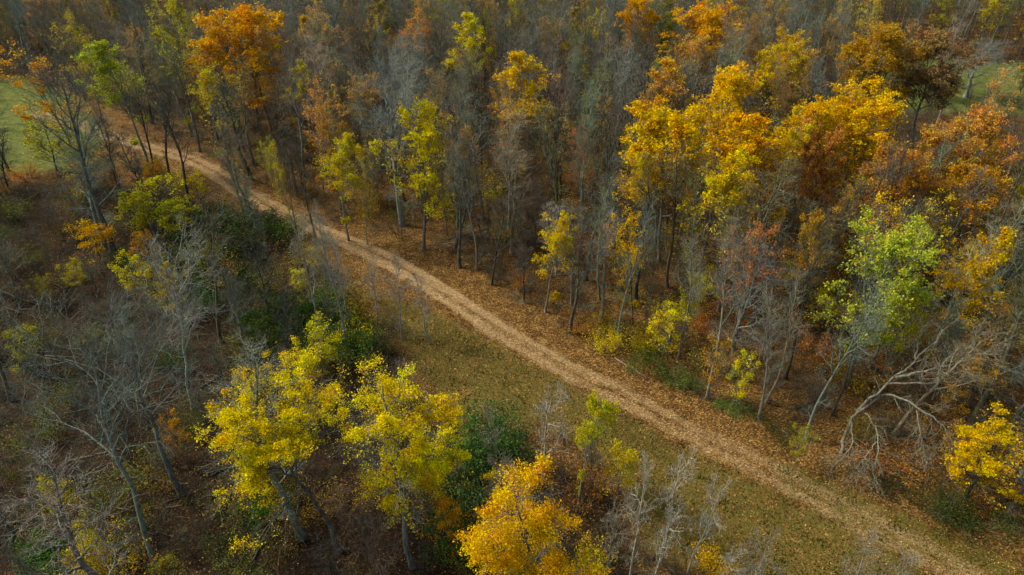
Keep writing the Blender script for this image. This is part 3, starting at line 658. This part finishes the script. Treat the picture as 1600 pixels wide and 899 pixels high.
bush('yellow_bush', 'yellow_brush', 190, 890, 90, 1.8, (.46, .30, .03), "yellow orange bush at the bottom edge left")
bush('yellow_bush', 'yellow_brush', 905, 895, 70, 2.2, (.50, .38, .03), "yellow bush at the bottom edge right of the amber tree")
bush('yellow_bush', 'yellow_brush', 1110, 899, 60, 1.6, (.58, .36, .03), "golden bush at the bottom edge below the whitish bare tree")

# ------------------------------------------------------------------ the rest of the woods
def poisson(x0, x1, y0, y1, rmin, n, seed, ok):
    rng = random.Random(seed); cell = rmin; grid = {}; out = []
    for _ in range(n):
        x, y = rng.uniform(x0, x1), rng.uniform(y0, y1); gx, gy = int(x // cell), int(y // cell)
        if any((x - a) ** 2 + (y - b_) ** 2 < rmin * rmin for i in (-1, 0, 1) for j in (-1, 0, 1) for a, b_ in grid.get((gx + i, gy + j), ())): continue
        grid.setdefault((gx, gy), []).append((x, y)); out.append((x, y))
    A = np.array(out); return A[ok(A[:, 0], A[:, 1])]
def in_frame(x, y, z, h):
    u0, v0 = proj(x, y, z); u1, v1 = proj(x, y, z + h)
    return max(u0, u1) > -30 and min(u0, u1) < 1630 and v0 > -5 and v1 < 905
CAN = poisson(-230, 230, 24, 330, 3.5, 120000, 11, lambda X, Y: (CLEAR(X, Y, .5) < .1) & (MEAD_R(X, Y, .5) < .3) & (MEAD_L(X, Y, .5) < .3))
CAN = [(x, y) for x, y in CAN if all((x - a) ** 2 + (y - b_) ** 2 > c * c for a, b_, c in TAKEN)]
items = []
ZONES = {'near_left': "in the shady lower left woods", 'edge': "in the front rank beyond the trail",
         'far_left': "in the upper left woods beyond the trail", 'mid': "in the dense woods above the trail's middle",
         'right': "in the dense woods on the right half", 'far': "in the farthest woods along the top edge", 'bottom': "near the bottom edge before the clearing"}
FILL = []        # filler objects: (object, u, v of its middle, short description, zone phrase)
for x, y in CAN:
    z = float(height(x, y)); u, v = proj(x, y, z)
    d, s, arc = poly_dist(np.array([x]), np.array([y]), TRAIL); d = float(d[0]); far = float(s[0]) > 0
    if not far: zone = 'near_left' if u < 620 else 'bottom'
    elif y > 135: zone = 'far'
    elif d < 13 and u > 560: zone = 'edge'
    elif u < 520: zone = 'far_left'
    elif u < 900: zone = 'mid'
    else: zone = 'right'
    k = RND.random()
    if zone == 'near_left':
        if RND.random() < (.45 if v < 330 else .72): continue
        kind = 'bare_thin' if k < .50 else 'bare' if k < .62 else 'youngy'
    elif zone == 'bottom': 
        if v < 760 or RND.random() < .3: continue
        kind = 'bare_thin' if k < .6 else 'youngy'
    elif zone == 'edge': kind = 'bare' if k < .55 else 'bare_thin' if k < .82 else 'leafy' if k < .90 else 'youngy'
    elif zone == 'right': kind = 'bare' if k < .56 else 'bare_thin' if k < .74 else 'leafy' if k < .93 else 'youngy'
    elif zone == 'far_left': kind = 'bare' if k < .50 else 'bare_thin' if k < .72 else 'leafy' if k < .92 else 'youngy'
    elif zone == 'mid': kind = 'bare' if k < .54 else 'bare_thin' if k < .76 else 'leafy' if k < .94 else 'youngy'
    else: kind = 'bare' if k < .62 else 'bare_thin' if k < .70 else 'leafy'
    if far and zone != 'edge' and u > 1000 and 95 < y < 128 and k < .25: kind = 'leafy'
    h = {'bare': RND.uniform(15, 21), 'bare_thin': RND.uniform(8, 14), 'leafy': RND.uniform(13, 18), 'youngy': RND.uniform(4, 8)}[kind]
    if zone == 'edge' and kind == 'bare': h *= .85
    items.append((y, x, z, h, kind, zone))
items.sort()
PAL = {'right': [(GOLD, 'golden'), (RUST, 'rust'), ((.50, .24, .04), 'orange'), (TAN, 'tan'), (YEL, 'yellow')],
       'far': [(TAN, 'tan'), (RUST, 'rust'), (OLIVE, 'olive'), ((.55, .32, .04), 'orange'), ((.50, .38, .04), 'yellow')],
       'mid': [(RUST, 'rust'), (TAN, 'tan'), (OLIVE, 'olive'), ((.44, .26, .04), 'golden')],
       'edge': [(GOLD, 'golden'), (RUST, 'rust'), (YEL, 'yellow')],
       'far_left': [((.44, .28, .04), 'golden'), (RUST, 'rust'), (OLIVE, 'olive'), ((.45, .36, .04), 'yellow')],
       'near_left': [((.36, .28, .03), 'yellow'), (OLIVE, 'olive'), ((.36, .17, .03), 'orange')], 'bottom': [((.42, .30, .03), 'yellow')]}
BK = [GREY, TEAL, BROWN, DARKB, DARKB, (.11, .10, .075), (.27, .265, .205), (.22, .19, .13)]
nb = nl = 0; REST = []
for y, x, z, h, kind, zone in items:
    bare = kind.startswith('bare'); vis = in_frame(x, y, z, h)
    R = {'bare': RND.uniform(2.6, 4.0), 'bare_thin': RND.uniform(1.3, 2.3), 'leafy': RND.uniform(2.4, 3.6), 'youngy': RND.uniform(1.3, 2.2)}[kind]
    c, cn = PAL[zone][RND.randrange(len(PAL[zone]))]
    bk = jit(BK[RND.randrange(len(BK))], .22)
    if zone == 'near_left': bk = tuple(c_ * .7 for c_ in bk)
    if any(RND.random() < pr_ and any(abs(proj(x, y, z + h * f_)[0] - wu) < ww and abs(proj(x, y, z + h * f_)[1] - wv) < wh for f_ in (.35, .55, .75, .95))
           for wu, wv, ww, wh, pr_ in ((1560, 146, 75, 36, .88), (1425, 140, 55, 36, .85), (1350, 122, 35, 26, .7), (35, 195, 75, 55, .9))): continue      # the woods thin out in front of the clearings
    if u > 1440 and v < 100 and RND.random() < .6: continue
    if not vis or (bare and nb >= 250) or (not bare and nl >= 260) or y > 175:
        REST.append((x, y, z, h, R, kind)); continue
    if bare:
        nb += 1; thin = kind == 'bare_thin'
        ds = "slender leafless tree" if thin else "tall leafless tree"
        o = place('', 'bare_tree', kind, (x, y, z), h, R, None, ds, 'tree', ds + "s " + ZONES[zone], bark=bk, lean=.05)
        FILL.append((o, *proj(x, y, z + h * .6), ds, ZONES[zone]))
    else:
        nl += 1; yo = kind == 'youngy'; key = 'young' if yo else RND.choice(['sparse', 'sparse', 'sparse', 'tall'])
        ds = f"{'young' if yo else 'thin'} {cn} leaved tree"
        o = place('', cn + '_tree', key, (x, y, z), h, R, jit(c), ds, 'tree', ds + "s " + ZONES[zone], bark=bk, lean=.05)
        FILL.append((o, *proj(x, y, z + h * .6), ds, ZONES[zone]))

# brush under the trees
BR = poisson(-150, 150, 28, 170, 2.7, 40000, 21, lambda X, Y: (CLEAR(X, Y, .5) < .08) & (MEAD_R(X, Y, .5) < .3))
nbr = {'bare_bush': 0, 'leafy_bush': 0}; REST_B = []
for x, y in sorted(BR.tolist(), key=lambda p: p[1]):
    z = float(height(x, y)); u, v = proj(x, y, z)
    low_left = u < 640 and v > 300
    if RND.random() < (.30 if low_left else .22): continue
    if not low_left and float(poly_dist(np.array([x]), np.array([y]), TRAIL)[0][0]) < 14 and RND.random() < .5: continue
    h = RND.uniform(1.0, 3.4); R = RND.uniform(1.0, 2.3)
    lf = RND.random() < (.55 if low_left else .62); nm = 'leafy_bush' if lf else 'bare_bush'
    col = jit(RND.choice([(.14, .10, .06), (.17, .15, .11), (.11, .085, .055), (.17, .105, .06)]), .15)
    if nbr[nm] < (275 if lf else 250) and in_frame(x, y, z, h):
        nbr[nm] += 1
        zn = "on the floor of the lower left woods" if low_left else "under the trees beyond the trail"
        lc, cn = RND.choice([((.42, .27, .035), 'ochre'), ((.40, .17, .045), 'rusty'), ((.21, .21, .035), 'olive'), ((.55, .41, .03), 'yellow')])
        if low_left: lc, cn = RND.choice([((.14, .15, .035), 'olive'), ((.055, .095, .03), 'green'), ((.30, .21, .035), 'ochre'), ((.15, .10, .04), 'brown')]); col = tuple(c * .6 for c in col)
        ds = f"{cn} thinly leaved bush" if lf else "leafless thicket bush"
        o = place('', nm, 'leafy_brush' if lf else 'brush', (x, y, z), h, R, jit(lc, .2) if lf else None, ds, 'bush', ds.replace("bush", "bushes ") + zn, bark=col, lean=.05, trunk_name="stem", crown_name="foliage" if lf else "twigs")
        FILL.append((o, u, v, ds, zn))
    else: REST_B.append((x, y, z, h, R))

def name_fillers():
    """fillers next to a tree or bush that can be pointed at are named by it; the rest share the phrase of their patch of wood"""
    marks = []
    for m, u, v in MARKS:
        ws = m.split(",")[0].split()[:9]
        while ws[-1] in ("the", "a", "of", "at", "in", "and", "with", "its", "to", "beside", "above", "right", "left", "below", "between", "from", "big", "standing", "touching", "beyond", "behind", "near", "row", "top", "under", "small"): ws.pop()
        marks.append((" ".join(ws), u, v))
    names = [m[0] for m in marks]; marks = [m for m in marks if names.count(m[0]) == 1]
    free = set(range(len(FILL))); used = set()
    for ph, mu, mv in marks:
        for side, du, dv in (("just left of the", -50, 0), ("just right of the", 50, 0), ("directly above the", 0, -55), ("directly below the", 0, 55),
                             ("up and left of the", -60, -60), ("up and right of the", 60, -60), ("down and left of the", -60, 60), ("down and right of the", 60, 60)):
            best, bd = None, 45.
            for i in free:
                o, u, v, ds, zn = FILL[i]; d = math.hypot(u - mu - du, v - mv - dv)
                if d < bd: best, bd = i, d
            if best is None: continue
            lb = f"{FILL[best][3]} {side} {ph}"
            if lb in used or len(lb.split()) > 16: continue
            used.add(lb); free.discard(best); FILL[best][0]['label'] = lb
            if 'group' in FILL[best][0]: pass
    for i in free:
        o, u, v, ds, zn = FILL[i]; o['label'] = f"{ds}, one of several alike {zn}"
name_fillers()

# ------------------------------------------------------------------ far woods: one stuff object, geometry-node instances of joined tree meshes
def joined(tm, cm, name, mats=None):
    def arr(me):
        v = np.zeros(len(me.vertices) * 3, np.float32); me.vertices.foreach_get("co", v)
        l = np.zeros(len(me.loops), np.int32); me.loops.foreach_get("vertex_index", l); return v.reshape(-1, 3), l.reshape(-1, 4)
    v1, q1 = arr(tm); v2, q2 = arr(cm)
    return mesh_quads(name, np.vstack([v1, v2]), np.vstack([q1, q2 + len(v1)]), mats or [tm.materials[0], cm.materials[0]], np.concatenate([np.zeros(len(q1)), np.ones(len(q2))]))
def scatter(name, label, pts, protos, zsize):
    """pts: (x,y,z,sx,sz,rot,index)"""
    pc = bpy.data.collections.new(name + "_kinds")
    for i, (me, c) in enumerate(protos):
        o = bpy.data.objects.new(f"kind_{i:02d}", me); o.color = (*c, 1); pc.objects.link(o)
    A = np.array(pts, float)
    me = bpy.data.meshes.new(name); me.vertices.add(len(A)); me.vertices.foreach_set("co", np.ascontiguousarray(A[:, :3], np.float32).ravel())
    for nm, col, ty in (("idx", 6, 'INT'), ("rot", 5, 'FLOAT')):
        at = me.attributes.new(nm, ty, 'POINT'); at.data.foreach_set("value", np.ascontiguousarray(A[:, col], np.int32 if ty == 'INT' else np.float32))
    at = me.attributes.new("scl", 'FLOAT_VECTOR', 'POINT'); at.data.foreach_set("vector", np.ascontiguousarray(A[:, [3, 3, 4]], np.float32).ravel())
    o = bpy.data.objects.new(name, me); COL.objects.link(o); tag(o, label, kind="stuff")
    g = bpy.data.node_groups.new(name, 'GeometryNodeTree')
    g.interface.new_socket("Geometry", in_out='INPUT', socket_type='NodeSocketGeometry'); g.interface.new_socket("Geometry", in_out='OUTPUT', socket_type='NodeSocketGeometry')
    N = g.nodes.new; gi = N("NodeGroupInput"); go = N("NodeGroupOutput"); iop = N("GeometryNodeInstanceOnPoints"); ci = N("GeometryNodeCollectionInfo")
    ci.inputs["Collection"].default_value = pc; ci.inputs["Separate Children"].default_value = True; ci.inputs["Reset Children"].default_value = True
    def na(nm, ty): x = N("GeometryNodeInputNamedAttribute"); x.data_type = ty; x.inputs["Name"].default_value = nm; return x.outputs["Attribute"]
    cx = N("ShaderNodeCombineXYZ"); lk = g.links.new
    lk(gi.outputs[0], iop.inputs["Points"]); lk(ci.outputs[0], iop.inputs["Instance"]); iop.inputs["Pick Instance"].default_value = True
    lk(na("idx", 'INT'), iop.inputs["Instance Index"]); lk(na("rot", 'FLOAT'), cx.inputs[2]); lk(cx.outputs[0], iop.inputs["Rotation"]); lk(na("scl", 'FLOAT_VECTOR'), iop.inputs["Scale"])
    lk(iop.outputs[0], go.inputs[0]); md = o.modifiers.new("scatter", 'NODES'); md.node_group = g
    return o
FP = []; idx_of = {'bare': [], 'bare_thin': [], 'leafy': [], 'youngy': []}
def addp(kind, key, i, c):
    tm, cm, ph, pr = PR[key][i]; bk_ = bark_material(c if kind.startswith('bare') else BROWN); FP.append((joined(tm, cm, "far_" + key, [bk_, bk_ if kind.startswith('bare') else leaf_material(c)]), c, ph, pr)); idx_of[kind].append(len(FP) - 1)
for i in range(3): addp('bare', 'bare', i, [GREY, TEAL, BROWN][i])
addp('bare_thin', 'bare_thin', 0, GREY)
for i, c in enumerate([RUST, (.45, .26, .04), TAN]): addp('leafy', 'sparse', i, c)
addp('youngy', 'young', 0, OLIVE)
P_ = []
for x, y, z, h, R, kind in REST:
    i = RND.choice(idx_of[kind]); P_.append((x, y, z, R / FP[i][3], h / FP[i][2], RND.random() * 6.28, i))
scatter("distant_trees", "mass of bare and rusty trees filling the farthest woods behind the nearer ones", P_, [(m, c) for m, c, _, _ in FP], 20)
if REST_B:
    bk_ = bark_material((.17, .13, .09)); m0 = joined(PR['brush'][0][0], PR['brush'][0][1], "far_brush", [bk_, bk_])
    scatter("distant_undergrowth", "brown leafless undergrowth beneath the farther trees", [(x, y, z, R / 2., h / 2.6, RND.random() * 6.28, 0) for x, y, z, h, R in REST_B], [(m0, (.17, .13, .10))], 2)

BM = poisson(-110, 110, 26, 135, 1.7, 40000, 55, lambda X, Y: CLEAR(X, Y, .5) < .04)
_b1, _b2 = bark_material((.085, .066, .043)), bark_material((.14, .125, .09))
bm_k = [(joined(*PR['brush'][i][:2], f"bramble_{i}", [m_, m_]), (1, 1, 1)) for i, m_ in ((1, _b1), (2, _b2), (3, _b1))]
bm_k.append((joined(*PR['bare_thin'][1][:2], "bramble_sapling", [_b2, _b2]), (1, 1, 1)))
_p = []
for x, y in BM.tolist():
    z = float(height(x, y)); u, v = proj(x, y, z); ll = u < 640 and v > 280
    if RND.random() > (.42 if ll else .36) or not in_frame(x, y, z, 2): continue
    if RND.random() < .22: _p.append((x, y, z, RND.uniform(.35, .6), RND.uniform(.3, .6), RND.random() * 6.28, 3))
    else: _p.append((x, y, z, RND.uniform(.3, .75), RND.uniform(.25, .7), RND.random() * 6.28, RND.randrange(3)))
scatter("brambles", "tangled low brambles and thin saplings covering the woodland floor", _p, bm_k, 2)

# ------------------------------------------------------------------ logs and fallen branches
def log(u0, v0, u1, v1, r0, label, color=DARKB, stubs=4, group=None):
    rng = np.random.default_rng(int(u0 * 7 + v0)); A = ground(u0, v0); B = ground(u1, v1); A[2] += r0 * .7; B[2] += r0 * .45; c = (A + B) / 2
    mid = c.copy(); mid[2] = float(height(c[0], c[1])) + r0 * .6
    P, R_ = sweep(rng, [A - c, (mid - c), B - c], r0, r0 * .35, 12, r0 * .3); T = Acc(); T.add(*tubes(P, R_, 7))
    p, D, rr, t, par = spawn(rng, P, R_, None, stubs, .3, 1, 30, 70); D[:, 2] = np.abs(D[:, 2])
    L = 1.0 + 2.2 * rng.random(stubs); P1, R1 = grow(rng, p, D, L, 5, .14, -.03, rr * .45, np.full(stubs, .012)); T.add(*tubes(P1, R1, 4))
    o = put("fallen_log", T.mesh("fallen_log", [BARK]), None, color); o.location = c; tag(o, label, "log", group)
log(40, 880, 118, 838, .22, "long dark fallen log at the bottom left corner, above the green bush")
log(20, 822, 52, 790, .10, "thin fallen branch near the left edge at bottom")
log(55, 752, 86, 680, .08, "thin pale reddish stick lying up the slope at lower left", (.2, .13, .09))
log(92, 808, 112, 760, .12, "short dark log lying on the leaves beside the thin yellow sapling")
log(200, 800, 285, 790, .07, "thin pale branch lying across the foot of the leaning teal grey tree", (.25, .24, .2))
log(390, 860, 440, 825, .14, "dark log among leaf litter left of the yellow trees' trunks")
log(395, 880, 425, 815, .10, "thinner dark log crossing the one left of the yellow trees' trunks")
log(330, 745, 400, 700, .12, "dark log behind the brush at lower left")
log(0, 455, 62, 478, .18, "dark log lying in the hollow at the left edge")
log(5, 480, 70, 500, .12, "thinner dark log below the one in the left hollow")
log(700, 375, 790, 350, .14, "fallen trunk lying in the woods right of the thick yellow tree", BROWN)
log(690, 382, 745, 376, .08, "pale broken branch at the foot of the thick yellow tree", (.3, .28, .24))
log(1390, 668, 1440, 690, .16, "dark fallen log beneath the bleached dead tree")
log(1240, 640, 1290, 622, .12, "dark fallen log behind the teal grey bare tree at the trail edge")
log(960, 560, 1010, 590, .07, "pale stick lying in the ivy strip at the trail edge", (.3, .28, .24))
log(1430, 742, 1455, 715, .10, "pale short stump log at the lower right forest edge", (.3, .28, .24))
_lr = random.Random(31); _n = 0
while _n < 16:
    u, v = _lr.uniform(10, 460), _lr.uniform(500, 880); a_ = _lr.uniform(-.9, .3); L_ = _lr.uniform(40, 110)
    if any(math.hypot(u - m[1], v - m[2]) < 20 for m in MARKS): continue
    _n += 1; log(u, v, u + L_ * math.cos(a_), v + L_ * math.sin(a_), _lr.uniform(.06, .16), "weathered fallen log, one of several on the leafy floor of the lower left woods", jit(_lr.choice([DARKB, BROWN, (.2, .18, .14)])), 3, "fallen logs on the lower left woodland floor")
def debris():
    rng = np.random.default_rng(9); n = 2600
    x = rng.uniform(-75, 75, n * 3); y = rng.uniform(28, 130, n * 3)
    m = CLEAR(x, y, .5) < .15; x, y = x[m][:n], y[m][:n]; z = height(x, y) + .05
    az = rng.random(len(x)) * 6.28; D = np.stack([np.cos(az), np.sin(az), rng.normal(.03, .10, len(x))], 1)
    L = .6 + 2.8 * rng.random(len(x)) ** 2; P, R_ = grow(rng, np.stack([x, y, z], 1), D, L, 5, .12, 0, .012 + L * .008, np.full(len(x), .008))
    A = Acc(); A.add(*tubes(P, R_, 3)); tag(put("fallen_branches", A.mesh("fallen_branches", [BARK]), None, (.16, .135, .11)), "broken twigs and branches littering the woodland floor", kind="stuff")
debris()

# ------------------------------------------------------------------ fallen leaves and grass
def litter():
    rng = np.random.default_rng(5); n = 330000
    y = 28 + 85 * rng.random(n) ** 1.4; x = rng.uniform(-.78, .78, n) * (y + 26)
    dr = np.sin(x * .9 + 2 * np.sin(y * .6)) * np.sin(y * 1.1 + 2 * np.sin(x * .5)) + .6 * np.sin(x * 2.7 + 1.5 * np.sin(y * 2.1)) * np.sin(y * 2.9)
    c = CLEAR(x, y, 1); g = GRASS(x, y, 2); d, s, _ = poly_dist(x, y, TRAIL)
    keep = rng.random(n) < np.clip(.55 + .75 * dr, .12, 1.6) * np.where(c > .5, np.where(g > .5, .20, .45), np.where(DARK(x, y, 2) > .5, .10, .26))
    x, y = x[keep][:110000], y[keep][:110000]
    C = np.stack([x, y, height(x, y) + .03 + .04 * rng.random(len(x))], 1)
    V, Q = leaves(rng, C, .062, 2.5)
    tag(put("fallen_leaves", mesh_quads("fallen_leaves", V, Q, [FALLEN], smooth=False)), "orange and tan leaves scattered over the grass, trail and woodland floor", kind="stuff")
    n = 150000; y = 28 + 60 * rng.random(n) ** 1.2; x = rng.uniform(-.4, .85, n) * (y + 26)
    g = np.maximum(GRASS(x, y, 2), GRASS2(x, y, 2)); keep = rng.random(n) < g * .8; x, y = x[keep][:60000], y[keep][:60000]
    N = len(x); az = rng.random(N) * 6.28; tf = np.clip(np.sin(x * 1.3 + np.sin(y)) * np.sin(y * 1.7 + np.sin(x * 1.1)), 0, 1); h = (.06 + .12 * rng.random(N)) * (1 + 1.6 * tf); w_ = .03 + .03 * rng.random(N)
    z = height(x, y) - .01; a = np.stack([np.cos(az) * w_, np.sin(az) * w_, 0 * az], 1); b_ = np.stack([x, y, z], 1)
    ti = b_ + np.stack([rng.normal(0, .06, N), rng.normal(0, .06, N), h], 1)
    V = np.stack([b_ - a, b_ + a, ti + a * .3, ti - a * .3], 1).reshape(-1, 3)
    tag(put("grass", mesh_quads("grass", V, np.arange(N * 4).reshape(-1, 4), [BLADE], smooth=False)), "short olive grass of the clearing beside the trail", kind="stuff")
litter()
print("counts", len(items), nb, nl, nbr, sum("alike" in f[0]["label"] for f in FILL), len(FILL), len(REST), len(REST_B))
print("tris", sum(len(m.polygons) * 2 for m in bpy.data.meshes))
